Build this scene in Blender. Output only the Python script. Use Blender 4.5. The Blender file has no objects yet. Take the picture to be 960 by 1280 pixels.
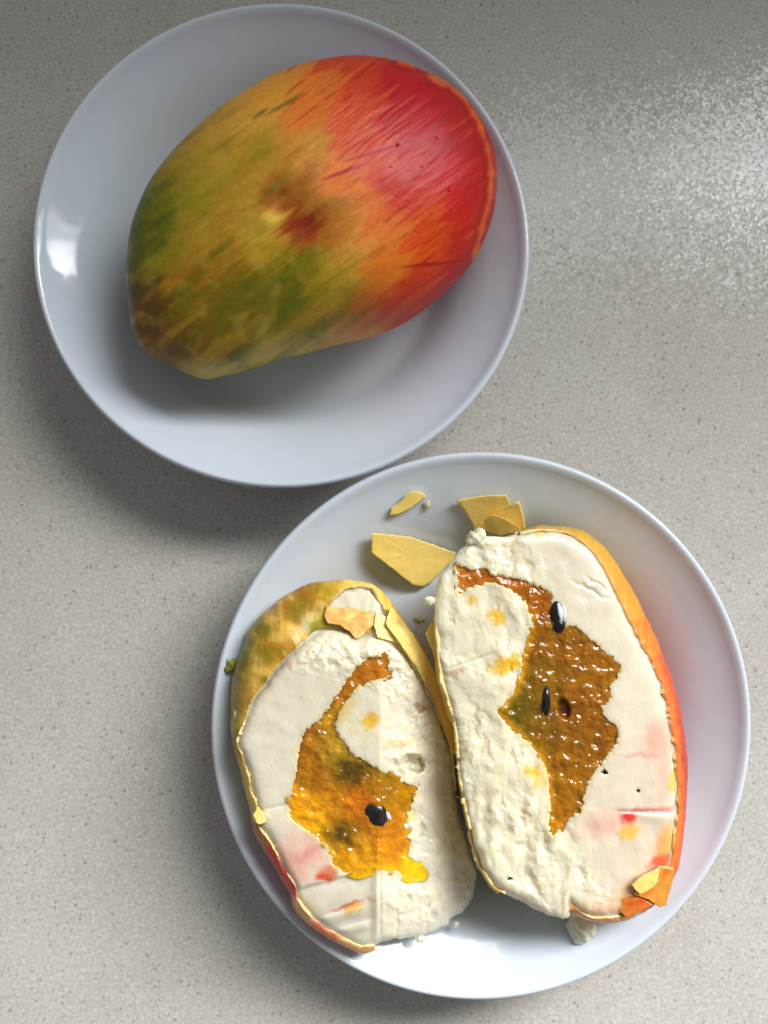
import bpy, math, random
import numpy as np
from mathutils import Matrix, Vector

scene = bpy.context.scene
# ------------------------------------------------------------------ camera
CAM_H, CAM_PITCH, CAM_LEAN, FPX = 0.27455, 0.053676, 0.040362, 1050.0   # metres / radians / focal length for a 1280 px tall frame
_f = np.array([math.sin(CAM_LEAN)*math.cos(CAM_PITCH), math.sin(CAM_PITCH), -math.cos(CAM_PITCH)*math.cos(CAM_LEAN)]); _f /= np.linalg.norm(_f)
_u = np.array([0, 1, 0.]) - _f*_f[1]; _u /= np.linalg.norm(_u)
_r = np.cross(_f, _u)
cam_d = bpy.data.cameras.new('camera'); cam = bpy.data.objects.new('camera', cam_d)
scene.collection.objects.link(cam)
cam_d.sensor_fit = 'VERTICAL'; cam_d.sensor_height = 36.0; cam_d.lens = FPX/1280*36.0
cam_d.clip_start = 0.01; cam_d.clip_end = 50
cam.matrix_world = Matrix(((_r[0], _u[0], -_f[0], 0), (_r[1], _u[1], -_f[1], 0), (_r[2], _u[2], -_f[2], CAM_H), (0, 0, 0, 1)))
scene.camera = cam
# ------------------------------------------------------------------ light
w = bpy.data.worlds.new('World'); scene.world = w; w.use_nodes = True
w.node_tree.nodes['Background'].inputs[0].default_value = (0.95, 0.97, 1.0, 1)
w.node_tree.nodes['Background'].inputs[1].default_value = 0.17

def area(name, loc, target, sx, sy, power, color, spread, xaxis):
    d = bpy.data.lights.new(name, 'AREA'); d.shape = 'RECTANGLE'; d.size = sx; d.size_y = sy
    d.energy = power; d.color = color; d.spread = math.radians(spread)
    o = bpy.data.objects.new(name, d); scene.collection.objects.link(o)
    o.location = loc; dirv = Vector(target) - Vector(loc)
    n = dirv.normalized(); X = Vector(xaxis); X = (X-n*X.dot(n)).normalized(); Y = (-n).cross(X)
    o.matrix_world = Matrix(((X[0], Y[0], -n[0], loc[0]), (X[1], Y[1], -n[1], loc[1]), (X[2], Y[2], -n[2], loc[2]), (0, 0, 0, 1)))
    return o
area('window_light', (0.455, 0.405, 0.67), (-0.25, -0.62, 0), 0.80, 0.24, 3.3, (0.98, 0.985, 1.0), 62, (0.8015, -0.2446, -0.5456))
area('window_pane_light', (0.51, 0.35, 0.545), (0.51, -0.65, 0.545), 0.80, 0.33, 2.7, (0.95, 0.98, 1.0), 180, (1, 0, 0))

scene.view_settings.view_transform = 'Standard'; scene.view_settings.look = 'None'
scene.view_settings.exposure = 0.27; scene.view_settings.gamma = 1.0
scene.cycles.use_denoising = True
scene.cycles.max_bounces = 8

# ------------------------------------------------------------------ helpers
C = scene.collection
def at(px, py, z):
    """photo point (960x1280 frame) at height z -> place on the table, metres"""
    px = np.asarray(px, float); py = np.asarray(py, float); z = np.asarray(z, float)
    d = _f + _r*((px-480)/FPX)[..., None] - _u*((py-640)/FPX)[..., None]
    t = (z-CAM_H)/d[..., 2]
    return np.stack([d[..., 0]*t, d[..., 1]*t, np.broadcast_to(z, t.shape)], -1)

_rng = np.random.RandomState(7)
_perm = _rng.permutation(1024); _ang = _rng.rand(1024)*2*np.pi
_gx, _gy = np.cos(_ang), np.sin(_ang)
def noise(x, y, seed=0):
    x = np.asarray(x, float); y = np.asarray(y, float)
    xi = np.floor(x).astype(int); yi = np.floor(y).astype(int)
    fx = x-xi; fy = y-yi
    def g(ix, iy, dx, dy):
        h = _perm[(_perm[(ix+seed*57) & 1023]+iy+seed*131) & 1023]
        return _gx[h]*dx+_gy[h]*dy
    sx = fx*fx*fx*(fx*(fx*6-15)+10); sy = fy*fy*fy*(fy*(fy*6-15)+10)
    a = g(xi, yi, fx, fy); b = g(xi+1, yi, fx-1, fy); c = g(xi, yi+1, fx, fy-1); d = g(xi+1, yi+1, fx-1, fy-1)
    return ((a+(b-a)*sx)*(1-sy)+(c+(d-c)*sx)*sy)*1.5
def fbm(x, y, octs=4, seed=0, gain=0.5):
    s = 0; a = 1
    for k in range(octs):
        s = s+a*noise(x*2**k, y*2**k, seed+k); a *= gain
    return s
def sstep(a, b, x):
    t = np.clip((x-a)/(b-a), 0, 1); return t*t*(3-2*t)
def lin(c):
    c = np.asarray(c, float)/255.0
    return np.where(c <= 0.04045, c/12.92, ((c+0.055)/1.055)**2.4)
def colfield(px, py, anchors, sigma):
    num = 0; den = 0
    for (x, y, c) in anchors:
        wgt = np.exp(-((px-x)**2+(py-y)**2)/(2*sigma**2))+1e-7/(1+((px-x)**2+(py-y)**2)/sigma**2)
        num = num+wgt[..., None]*lin(c); den = den+wgt
    return num/den[..., None]
def blend(col, m, c):
    m = np.clip(m, 0, 1)[..., None]
    return col*(1-m)+lin(c)*m
def spot(px, py, x, y, rx, ry=None, rot=0, soft=0.5):
    ry = ry or rx; c, s = math.cos(rot), math.sin(rot)
    dx = px-x; dy = py-y
    q = np.sqrt(((dx*c+dy*s)/rx)**2+((-dx*s+dy*c)/ry)**2)
    return 1-sstep(1-soft, 1+soft, q)
def sdist(px, py, poly):
    poly = np.asarray(poly, float); d2 = np.full(px.shape, 1e18); ins = np.zeros(px.shape, bool)
    n = len(poly)
    for i in range(n):
        a = poly[i]; b = poly[(i+1) % n]; e = b-a
        t = np.clip(((px-a[0])*e[0]+(py-a[1])*e[1])/(e@e+1e-12), 0, 1)
        d2 = np.minimum(d2, (px-a[0]-t*e[0])**2+(py-a[1]-t*e[1])**2)
        if a[1] != b[1]:
            ins ^= ((a[1] > py) != (b[1] > py)) & (px < (b[0]-a[0])*(py-a[1])/(b[1]-a[1])+a[0])
    d = np.sqrt(d2)
    return np.where(ins, -d, d)
def smooth_poly(pts, k=8):
    p = np.asarray(pts, float); n = len(p); out = []
    for i in range(n):
        p0, p1, p2, p3 = p[i-1], p[i], p[(i+1) % n], p[(i+2) % n]
        for j in range(k):
            t = j/k
            out.append(0.5*((2*p1)+(-p0+p2)*t+(2*p0-5*p1+4*p2-p3)*t*t+(-p0+3*p1-3*p2+p3)*t**3))
    return np.array(out)
def raycast(c, poly, N):
    """distance from c to the polygon along N even directions"""
    ang = np.linspace(0, 2*np.pi, N, endpoint=False)
    dx, dy = np.cos(ang), np.sin(ang); best = np.zeros(N)
    n = len(poly)
    for i in range(n):
        a = poly[i]-c; b = poly[(i+1) % n]-c; e = b-a
        den = dx*e[1]-dy*e[0]
        den = np.where(np.abs(den) < 1e-12, 1e-12, den)
        t = (a[0]*e[1]-a[1]*e[0])/den
        s = (a[0]*dy-a[1]*dx)/den
        ok = (s >= -1e-9) & (s <= 1+1e-9) & (t > 0)
        best = np.where(ok & (t > best), t, best)
    return dx, dy, best
def project(P):
    d = P-np.array([0, 0, CAM_H]); zz = d@_f
    return 480+FPX*(d@_r)/zz, 640-FPX*(d@_u)/zz
def zpts(lst, ox, oy, k):
    return [(ox+x/k, oy+y/k) for x, y in lst]

def mesh_obj(name, verts, faces, mat, parent=None, col=None, uv=None, smooth=True):
    me = bpy.data.meshes.new(name)
    me.from_pydata([tuple(v) for v in np.asarray(verts).tolist()], [], faces if isinstance(faces, list) else faces.tolist())
    if smooth: me.polygons.foreach_set('use_smooth', np.ones(len(me.polygons), bool))
    if col is not None:
        a = me.color_attributes.new('tint', 'FLOAT_COLOR', 'POINT')
        a.data.foreach_set('color', np.concatenate([np.clip(col, 0, 1), np.ones((len(col), 1))], 1).astype(np.float32).ravel())
    if uv is not None:
        a = me.attributes.new('brush', 'FLOAT_VECTOR', 'POINT')
        a.data.foreach_set('vector', np.concatenate([uv, np.zeros((len(uv), 1))], 1).astype(np.float32).ravel())
    me.validate(); me.update()
    for m in (mat if isinstance(mat, (list, tuple)) else [mat]): me.materials.append(m)
    o = bpy.data.objects.new(name, me); C.objects.link(o)
    if parent is not None:
        o.parent = parent
        o.matrix_parent_inverse = Matrix.Translation(-world_loc(parent))
    return o
def world_loc(o):
    v = Vector(o.location)
    if o.parent is not None and o.type == 'EMPTY': v = v+world_loc(o.parent)
    return v if o.type == 'EMPTY' else Vector((0, 0, 0))
def tag(o, label=None, cat=None, group=None, kind=None):
    if label: o['label'] = label
    if cat: o['category'] = cat
    if group: o['group'] = group
    if kind: o['kind'] = kind
    return o
def empty(name, loc):
    o = bpy.data.objects.new(name, None); C.objects.link(o); o.location = loc; o.empty_display_size = 0.01
    return o
def grid_faces(rows, cols, wrap=True, base=0):
    i, j = np.meshgrid(np.arange(rows-1), np.arange(cols if wrap else cols-1), indexing='ij')
    j2 = (j+1) % cols
    return (np.stack([i*cols+j, (i+1)*cols+j, (i+1)*cols+j2, i*cols+j2], -1).reshape(-1, 4)+base)

# ------------------------------------------------------------------ materials
def new_mat(name):
    m = bpy.data.materials.new(name); m.use_nodes = True
    return m, m.node_tree.nodes, m.node_tree.links, m.node_tree.nodes['Principled BSDF']
def nd(ns, t, **kw):
    n = ns.new(t)
    for k, v in kw.items(): setattr(n, k, v)
    return n
def ramp(ns, stops):
    r = ns.new('ShaderNodeValToRGB'); el = r.color_ramp.elements
    while len(el) < len(stops): el.new(0.5)
    for e, (p, c) in zip(el, stops): e.position = p; e.color = c if len(c) == 4 else (*c, 1)
    return r
def mixc(ns, ls, fac, a, b, mode='MIX'):
    m = nd(ns, 'ShaderNodeMix', data_type='RGBA', blend_type=mode)
    for sock, v in ((m.inputs[0], fac), (m.inputs[6], a), (m.inputs[7], b)):
        if hasattr(v, 'links'): ls.new(v, sock)
        elif isinstance(v, (int, float)): sock.default_value = v
        else: sock.default_value = (*v, 1)
    return m.outputs[2]
def noise_tex(ns, ls, vec, scale, detail=4, rough=0.5):
    n = ns.new('ShaderNodeTexNoise'); n.inputs['Scale'].default_value = scale
    n.inputs['Detail'].default_value = detail; n.inputs['Roughness'].default_value = rough
    ls.new(vec, n.inputs['Vector']); return n
def bump(ns, ls, h, strength, dist, prev=None):
    b = ns.new('ShaderNodeBump'); b.inputs['Strength'].default_value = strength; b.inputs['Distance'].default_value = dist
    ls.new(h, b.inputs['Height'])
    if prev is not None: ls.new(prev, b.inputs['Normal'])
    return b.outputs[0]

def mat_counter():
    m, ns, ls, p = new_mat('speckled_quartz')
    co = nd(ns, 'ShaderNodeTexCoord').outputs['Object']
    big = noise_tex(ns, ls, co, 26, 4, 0.6)
    base = ramp(ns, [(0.3, (0.49, 0.457, 0.402)), (0.7, (0.54, 0.512, 0.458))]); ls.new(big.outputs['Fac'], base.inputs[0])
    fine = noise_tex(ns, ls, co, 900, 3, 0.6)
    fr = ramp(ns, [(0.3, (0.82, 0.82, 0.82)), (0.72, (1.16, 1.16, 1.15))]); ls.new(fine.outputs['Fac'], fr.inputs[0])
    c = mixc(ns, ls, 1.0, base.outputs[0], fr.outputs[0], 'MULTIPLY')
    warp = noise_tex(ns, ls, co, 700, 2)
    wv = nd(ns, 'ShaderNodeVectorMath', operation='MULTIPLY_ADD'); ls.new(warp.outputs['Color'], wv.inputs[0])
    wv.inputs[1].default_value = (0.0007,)*3; ls.new(co, wv.inputs[2])
    def specks(c, scale, thr, size, colr, amt):
        v = ns.new('ShaderNodeTexVoronoi'); v.inputs['Scale'].default_value = scale; ls.new(wv.outputs[0], v.inputs['Vector'])
        sep = nd(ns, 'ShaderNodeSeparateColor'); ls.new(v.outputs['Color'], sep.inputs[0])
        a = nd(ns, 'ShaderNodeMath', operation='GREATER_THAN'); ls.new(sep.outputs[0], a.inputs[0]); a.inputs[1].default_value = thr
        sz = nd(ns, 'ShaderNodeMath', operation='MULTIPLY'); ls.new(sep.outputs[1], sz.inputs[0]); sz.inputs[1].default_value = size
        d = nd(ns, 'ShaderNodeMath', operation='SUBTRACT'); ls.new(sz.outputs[0], d.inputs[0]); ls.new(v.outputs['Distance'], d.inputs[1])
        e = nd(ns, 'ShaderNodeMath', operation='MULTIPLY', use_clamp=True); ls.new(d.outputs[0], e.inputs[0]); e.inputs[1].default_value = 9
        g = nd(ns, 'ShaderNodeMath', operation='MULTIPLY'); ls.new(e.outputs[0], g.inputs[0]); ls.new(a.outputs[0], g.inputs[1])
        h = nd(ns, 'ShaderNodeMath', operation='MULTIPLY'); ls.new(g.outputs[0], h.inputs[0]); h.inputs[1].default_value = amt
        return mixc(ns, ls, h.outputs[0], c, colr)
    c = specks(c, 800, 0.55, 0.6, (0.62, 0.60, 0.57), 0.5)
    c = specks(c, 1000, 0.80, 0.6, (0.30, 0.265, 0.22), 0.45)
    c = specks(c, 760, 0.86, 0.5, (0.20, 0.175, 0.14), 0.55)
    ls.new(c, p.inputs['Base Color'])
    p.inputs['Roughness'].default_value = 0.12; p.inputs['Specular IOR Level'].default_value = 0.29; p.inputs['IOR'].default_value = 1.5
    b1 = noise_tex(ns, ls, co, 950, 2, 0.6)
    bn = bump(ns, ls, b1.outputs['Fac'], 0.08, 0.0003)
    fv = ns.new('ShaderNodeTexVoronoi'); fv.inputs['Scale'].default_value = 1150; ls.new(wv.outputs[0], fv.inputs['Vector'])
    t1 = nd(ns, 'ShaderNodeVectorMath', operation='SUBTRACT'); ls.new(fv.outputs['Color'], t1.inputs[0]); t1.inputs[1].default_value = (0.5, 0.5, 0.5)
    t2 = nd(ns, 'ShaderNodeVectorMath', operation='MULTIPLY_ADD'); ls.new(t1.outputs[0], t2.inputs[0]); t2.inputs[1].default_value = (0.085, 0.085, 0.0); ls.new(bn, t2.inputs[2])
    t3 = nd(ns, 'ShaderNodeVectorMath', operation='NORMALIZE'); ls.new(t2.outputs[0], t3.inputs[0])
    ls.new(t3.outputs[0], p.inputs['Normal'])
    return m
def mat_porcelain():
    m, ns, ls, p = new_mat('white_porcelain')
    co = nd(ns, 'ShaderNodeTexCoord').outputs['Object']
    n = noise_tex(ns, ls, co, 18, 3)
    r = ramp(ns, [(0.35, (0.565, 0.625, 0.68)), (0.65, (0.605, 0.662, 0.715))]); ls.new(n.outputs['Fac'], r.inputs[0])
    ls.new(r.outputs[0], p.inputs['Base Color'])
    n2 = noise_tex(ns, ls, co, 60, 3)
    rr = nd(ns, 'ShaderNodeMapRange'); ls.new(n2.outputs['Fac'], rr.inputs[0]); rr.inputs[3].default_value = 0.05; rr.inputs[4].default_value = 0.13
    ls.new(rr.outputs[0], p.inputs['Roughness'])
    n3 = noise_tex(ns, ls, co, 38, 3)
    ls.new(bump(ns, ls, n3.outputs['Fac'], 0.3, 0.0016), p.inputs['Normal'])
    p.inputs['IOR'].default_value = 1.5; p.inputs['Specular IOR Level'].default_value = 0.4
    return m
def mat_sprayed(name, rough=0.43, streak=1.0, sss=0.06):
    """cocoa-butter shell: tint attribute times fine brushed streaks that run along the fruit"""
    m, ns, ls, p = new_mat(name)
    at_ = nd(ns, 'ShaderNodeAttribute', attribute_name='tint'); br = nd(ns, 'ShaderNodeAttribute', attribute_name='brush')
    co = nd(ns, 'ShaderNodeTexCoord').outputs['Object']
    mp = nd(ns, 'ShaderNodeMapping'); ls.new(br.outputs['Vector'], mp.inputs[0]); mp.inputs['Scale'].default_value = (60, 1100, 1)
    st = noise_tex(ns, ls, mp.outputs[0], 1.0, 4, 0.65)
    sr = ramp(ns, [(0.25, (0.72, 0.70, 0.70)), (0.75, (1.25, 1.24, 1.22))]); ls.new(st.outputs['Fac'], sr.inputs[0])
    c = mixc(ns, ls, streak*0.35, at_.outputs['Color'], sr.outputs[0], 'MULTIPLY')
    gr = noise_tex(ns, ls, co, 700, 3, 0.6)
    g = ramp(ns, [(0.3, (0.88, 0.87, 0.86)), (0.7, (1.1, 1.1, 1.1))]); ls.new(gr.outputs['Fac'], g.inputs[0])
    c = mixc(ns, ls, 0.8, c, g.outputs[0], 'MULTIPLY')
    ls.new(c, p.inputs['Base Color'])
    rr = nd(ns, 'ShaderNodeMapRange'); ls.new(st.outputs['Fac'], rr.inputs[0]); rr.inputs[3].default_value = rough-0.09; rr.inputs[4].default_value = rough+0.12
    ls.new(rr.outputs[0], p.inputs['Roughness'])
    b = bump(ns, ls, st.outputs['Fac'], 0.14, 0.0005)
    b = bump(ns, ls, gr.outputs['Fac'], 0.12, 0.0003, b)
    ls.new(b, p.inputs['Normal']); p.inputs['Specular IOR Level'].default_value = 0.36
    p.inputs['Subsurface Weight'].default_value = sss; p.inputs['Subsurface Radius'].default_value = (1, .5, .25); p.inputs['Subsurface Scale'].default_value = 0.0012
    return m
def mat_chocolate(name='yellow_white_chocolate', a=(246, 208, 104), b=(252, 225, 134)):
    m, ns, ls, p = new_mat(name)
    co = nd(ns, 'ShaderNodeTexCoord').outputs['Object']
    n = noise_tex(ns, ls, co, 160, 4, 0.6)
    r = ramp(ns, [(0.3, tuple(lin(a))), (0.7, tuple(lin(b)))]); ls.new(n.outputs['Fac'], r.inputs[0])
    ls.new(r.outputs[0], p.inputs['Base Color']); p.inputs['Roughness'].default_value = 0.42
    p.inputs['Subsurface Weight'].default_value = 0.25; p.inputs['Subsurface Radius'].default_value = (1, .6, .2); p.inputs['Subsurface Scale'].default_value = 0.0015
    n2 = noise_tex(ns, ls, co, 600, 3); ls.new(bump(ns, ls, n2.outputs['Fac'], 0.2, 0.0005), p.inputs['Normal'])
    return m
def mat_mousse():
    m, ns, ls, p = new_mat('white_mousse')
    at_ = nd(ns, 'ShaderNodeAttribute', attribute_name='tint'); co = nd(ns, 'ShaderNodeTexCoord').outputs['Object']
    n = noise_tex(ns, ls, co, 260, 5, 0.62)
    r = ramp(ns, [(0.3, (0.93, 0.92, 0.90)), (0.7, (1.05, 1.05, 1.05))]); ls.new(n.outputs['Fac'], r.inputs[0])
    k_ = mixc(ns, ls, 0.8, at_.outputs['Color'], r.outputs[0], 'MULTIPLY')
    ls.new(mixc(ns, ls, 1.0, k_, (0.89, 0.89, 0.86), 'MULTIPLY'), p.inputs['Base Color'])
    p.inputs['Roughness'].default_value = 0.33
    p.inputs['Subsurface Weight'].default_value = 1.0; p.inputs['Subsurface Radius'].default_value = (1, .8, .5); p.inputs['Subsurface Scale'].default_value = 0.0035
    n2 = noise_tex(ns, ls, co, 900, 3, 0.6)
    b = bump(ns, ls, n.outputs['Fac'], 0.09, 0.0005); b = bump(ns, ls, n2.outputs['Fac'], 0.04, 0.0002, b)
    p.inputs['Coat Weight'].default_value = 0.15; p.inputs['Coat Roughness'].default_value = 0.18
    ls.new(b, p.inputs['Normal'])
    return m
def mat_gel():
    m, ns, ls, p = new_mat('mango_gel')
    at_ = nd(ns, 'ShaderNodeAttribute', attribute_name='tint'); co = nd(ns, 'ShaderNodeTexCoord').outputs['Object']
    n = noise_tex(ns, ls, co, 330, 4, 0.62)
    r = ramp(ns, [(0.3, (0.74, 0.70, 0.6)), (0.72, (1.25, 1.25, 1.2))]); ls.new(n.outputs['Fac'], r.inputs[0])
    ls.new(mixc(ns, ls, 0.32, at_.outputs['Color'], r.outputs[0], 'MULTIPLY'), p.inputs['Base Color'])
    p.inputs['Roughness'].default_value = 0.14; p.inputs['IOR'].default_value = 1.42
    p.inputs['Subsurface Weight'].default_value = 0.8; p.inputs['Subsurface Radius'].default_value = (1, .65, .12); p.inputs['Subsurface Scale'].default_value = 0.004
    p.inputs['Coat Weight'].default_value = 0.5; p.inputs['Coat Roughness'].default_value = 0.05
    v = noise_tex(ns, ls, co, 560, 2, 0.6)
    b = bump(ns, ls, n.outputs['Fac'], 0.22, 0.0012); b = bump(ns, ls, v.outputs['Fac'], 0.38, 0.0008, b)
    ls.new(b, p.inputs['Normal'])
    return m
def mat_seed():
    m, ns, ls, p = new_mat('dark_seed')
    co = nd(ns, 'ShaderNodeTexCoord').outputs['Object']; n = noise_tex(ns, ls, co, 500, 3)
    r = ramp(ns, [(0.35, (0.006, 0.005, 0.006)), (0.75, (0.03, 0.022, 0.02))]); ls.new(n.outputs['Fac'], r.inputs[0])
    ls.new(r.outputs[0], p.inputs['Base Color']); p.inputs['Roughness'].default_value = 0.22
    ls.new(bump(ns, ls, n.outputs['Fac'], 0.12, 0.0004), p.inputs['Normal'])
    return m
M = dict(counter=mat_counter(), plate=mat_porcelain(), mango=mat_sprayed('sprayed_mango_shell'), shell=mat_sprayed('sprayed_half_shell', 0.34, 0.7),
         choc=mat_chocolate(), edge=mat_chocolate('pale_shell_edge', (222, 190, 116), (240, 220, 160)), mousse=mat_mousse(), gel=mat_gel(), seed=mat_seed())

# ------------------------------------------------------------------ setting: the countertop
def build_counter():
    s, t, b = 0.9, 0.03, 0.004
    v = [(-s, -s, 0), (s, -s, 0), (s, s, 0), (-s, s, 0)]
    o = [(x*(1+b/s), y*(1+b/s), -b) for x, y, _ in v]; q = [(x*(1+b/s), y*(1+b/s), -t) for x, y, _ in v]
    f = [(0, 1, 2, 3)]+[(i, i+4, (i+1) % 4+4, (i+1) % 4) for i in range(4)]+[(i+4, i+8, (i+1) % 4+8, (i+1) % 4+4) for i in range(4)]+[(11, 10, 9, 8)]
    tag(mesh_obj('countertop', np.array(v+o+q), f, M['counter'], smooth=False), 'pale grey speckled quartz countertop under both plates', kind='structure')
build_counter()

# ------------------------------------------------------------------ plates
FLOOR = 0.0055
PROF_IN = [(0, 5.5), (30, 5.5), (40, 5.55), (43.5, 5.8), (46.5, 6.8), (49, 8.6), (51.8, 11.7), (55.2, 15.6), (59, 19.2), (62.5, 21.9), (66, 24.2), (69.4, 26.4), (71.4, 27.9)]
PROF_LIP = [(72.6, 29.0), (73.6, 29.7), (74.4, 29.7), (75.0, 28.9), (75.0, 27.6)]
PROF_OUT = [(73.4, 24.6), (70, 21.6), (66, 18.4), (62, 14.8), (58.2, 11.0), (55, 7.8), (52.4, 5.2), (50, 3.4), (48.2, 2.5), (47.6, 1.2), (47.0, 0.05), (46.2, 0.0), (45.0, 0.05), (44.4, 1.4), (43.5, 2.4), (30, 2.5), (0, 2.5)]
PLATE1 = (-0.019760, 0.093273, 0.0732); PLATE2 = (0.03905, -0.04755, 0.07866)
def open_spline(p, k):
    p = np.asarray(p, float); q = np.vstack([2*p[0]-p[1], p, 2*p[-1]-p[-2]]); out = []
    for i in range(1, len(q)-2):
        for j in range(k):
            t = j/k; a, b, c, d = q[i-1], q[i], q[i+1], q[i+2]
            out.append(0.5*(2*b+(-a+c)*t+(2*a-5*b+4*c-d)*t*t+(-a+3*b-3*c+d)*t**3))
    out.append(p[-1]); return np.array(out)
def plate_z(x, y, plate):
    """height of the inside of a plate at a place"""
    pr = np.array(PROF_IN+PROF_LIP[:2]); k = plate[2]/0.075*0.001
    return np.interp(np.hypot(x-plate[0], y-plate[1]), pr[:, 0]*k, pr[:, 1]*0.001)
def build_plate(plate, label):
    cx, cy, R = plate; k = R/0.075*0.001; N = 256
    root = empty('plate', (cx, cy, 0)); tag(root, label, 'plate', 'white porcelain plates on the counter')
    t = np.linspace(0, 2*np.pi, N, endpoint=False)
    def lathe(name, prof):
        p = np.clip(prof, [0.0, 0.0], None)
        wob = 1+0.0022*np.sin(2*t+0.6)+0.0012*np.sin(3*t+R*900)
        V = np.stack([cx+p[:, :1]*k*np.cos(t)*wob, cy+p[:, :1]*k*np.sin(t)*wob, np.repeat(p[:, 1:]*0.001, N, 1)], -1).reshape(-1, 3)
        return mesh_obj(name, V, grid_faces(len(p), N), M['plate'], root)
    whole = open_spline(PROF_IN+PROF_LIP+PROF_OUT, 4)
    foot = np.argmin(np.abs(whole[:, 0]-48.2)+np.abs(whole[:, 1]-2.6)*3)
    foot2 = np.argmin(np.abs(whole[:, 0]-43.5)+np.abs(whole[:, 1]-2.6)*3)
    whole[0, 0] = 0.02; whole[-1, 0] = 0.02
    flat = np.vstack([whole[:foot+1], whole[foot2:]])
    lathe('dish', flat[::-1]); lathe('foot_ring', whole[foot:foot2+1][::-1]+[0, 0.0])
build_plate(PLATE1, 'smaller white round plate holding the whole uncut mango-shaped dessert')
build_plate(PLATE2, 'larger white round plate holding the cut halves and yellow shell shards')

# ------------------------------------------------------------------ whole mango dessert
def build_mango():
    out = zpts([(238, 806), (275, 800), (330, 789), (400, 770), (470, 748), (560, 722), (630, 706), (700, 680), (770, 635), (830, 580), (880, 520), (910, 450), (925, 380), (928, 310), (915, 255), (890, 200),
                (850, 150), (800, 110), (740, 78), (680, 60), (620, 52), (560, 54), (500, 64), (440, 82), (380, 110), (310, 155), (245, 205), (190, 255), (140, 315), (105, 370), (80, 440), (68, 510), (64, 570),
                (72, 640), (85, 695), (110, 735), (160, 768), (205, 795)], 120, 40, 1.846)
    poly = smooth_poly(out, 6); c = np.array([388., 268.]); N = 900
    dx, dy, dist = raycast(c, poly, N)
    zm, top, bot = 0.036, 0.0315, 0.0297
    def surf(r, up):
        px = c[0]+dx*dist*r; py = c[1]+dy*dist*r
        return px, py
    want = dist.copy(); coarse = np.linspace(0.02, np.pi*0.8, 60)
    flat = lambda px, py: 0.74+0.26*sstep(-20, 260, (px-218)*0.796-(py-455)*0.605)
    for it in range(5):                              # fit the plan so that the seen outline is the traced one
        r = np.sin(coarse)[:, None]; px = c[0]+dx*dist*r; py = c[1]+dy*dist*r
        e = np.cos(coarse)[:, None]; zz = zm+np.where(e > 0, top*np.abs(e)**0.92*flat(px, py), -bot*np.abs(e)**0.8)
        Q = at(px, py, np.full(px.shape, zm)); Q[..., 2] = zz
        qx, qy = project(Q); qa = np.arctan2(qy-c[1], qx-c[0]) % (2*np.pi); qr = np.hypot(qx-c[0], qy-c[1])
        seen = np.zeros(120); np.maximum.at(seen, (qa/(2*np.pi)*120).astype(int) % 120, qr)
        got = np.interp(np.arange(N)/N*120-0.5, np.arange(-1, 121), np.concatenate([seen[-1:], seen, seen[:1]]))
        k = want/got; kk = np.convolve(np.concatenate([k[-45:], k, k[:45]]), np.ones(91)/91, 'valid')
        dist = dist*kk
    nr = 230
    th = np.linspace(0.0, np.pi, 2*nr)            # 0 at crown, pi at underside
    rows_px, rows_py, Z = [], [], []
    for a in th:
        r = max(math.sin(a), 1e-4)
        px, py = surf(r, a)
        e = math.cos(a); z = zm+(top*abs(e)**0.92 if e > 0 else -bot*abs(e)**0.80)*np.ones(N)
        rows_px.append(px); rows_py.append(py); Z.append(z)
    PX, PY, Z = np.array(rows_px), np.array(rows_py), np.array(Z)
    upper = (th < np.pi/2)[:, None]
    # fruit frame: s along the fruit from stem tip to blush end, v across (photo pixels)
    a0 = np.array([218., 455.]); ax = np.array([600., 165.])-a0; L = np.linalg.norm(ax); ax /= L; nx = np.array([-ax[1], ax[0]])
    s = (PX-a0[0])*ax[0]+(PY-a0[1])*ax[1]; v = (PX-a0[0])*nx[0]+(PY-a0[1])*nx[1]
    prof_low = sstep(0, 150, s)                    # fruit is flatter towards the stem
    Z = zm+(Z-zm)*np.where(upper, flat(PX, PY), 1.0)
    PLX, PLY = PX, PY
    Q = at(PX, PY, np.full(PX.shape, zm)); Q[..., 2] = Z
    PX, PY = project(Q)
    s = (PX-a0[0])*ax[0]+(PY-a0[1])*ax[1]; v = (PX-a0[0])*nx[0]+(PY-a0[1])*nx[1]
    # relief
    d = 0
    d = d-0.0008*np.exp(-(((PX-378)/30)**2+((PY-284)/20)**2))          # dimple
    d = d-0.0005*np.exp(-(((PX-345)/16)**2+((PY-245)/13)**2))
    d = d+0.0009*np.exp(-(((PX-332)/16)**2+((PY-276)/13)**2))
    d = d+0.0003*fbm(PX/85, PY/85, 2, 3)+0.00016*fbm(s/70, v/18, 3, 5)+0.00007*fbm(s/30, v/4, 2, 9)
    d = d-0.0010*np.exp(-(((PX-200)/20)**2+((PY-432)/24)**2))*1.0     # stem scar
    rim = smooth_poly([(172, 392), (186, 402), (204, 416), (226, 430), (244, 446), (240, 470), (222, 468), (196, 452), (176, 430), (166, 410)], 4)
    sr = sdist(PX, PY, rim)
    d = d+0.0004*np.exp(-(sr/6)**2)-0.0003*sstep(0, 14, -sr)
    # seam ridge around the blush end
    seam = np.array([(498, 78), (530, 84), (556, 100), (580, 124), (598, 152), (609, 182), (614, 215), (612, 248), (604, 280), (596, 310), (588, 345)], float)
    ds = np.full(PX.shape, 1e9)
    for i in range(len(seam)-1):
        e = seam[i+1]-seam[i]; t = np.clip(((PX-seam[i, 0])*e[0]+(PY-seam[i, 1])*e[1])/(e@e), 0, 1)
        ds = np.minimum(ds, np.hypot(PX-seam[i, 0]-t*e[0], PY-seam[i, 1]-t*e[1]))
    ds = ds+2.0*noise(PX/14, PY/14, 21)
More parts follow.
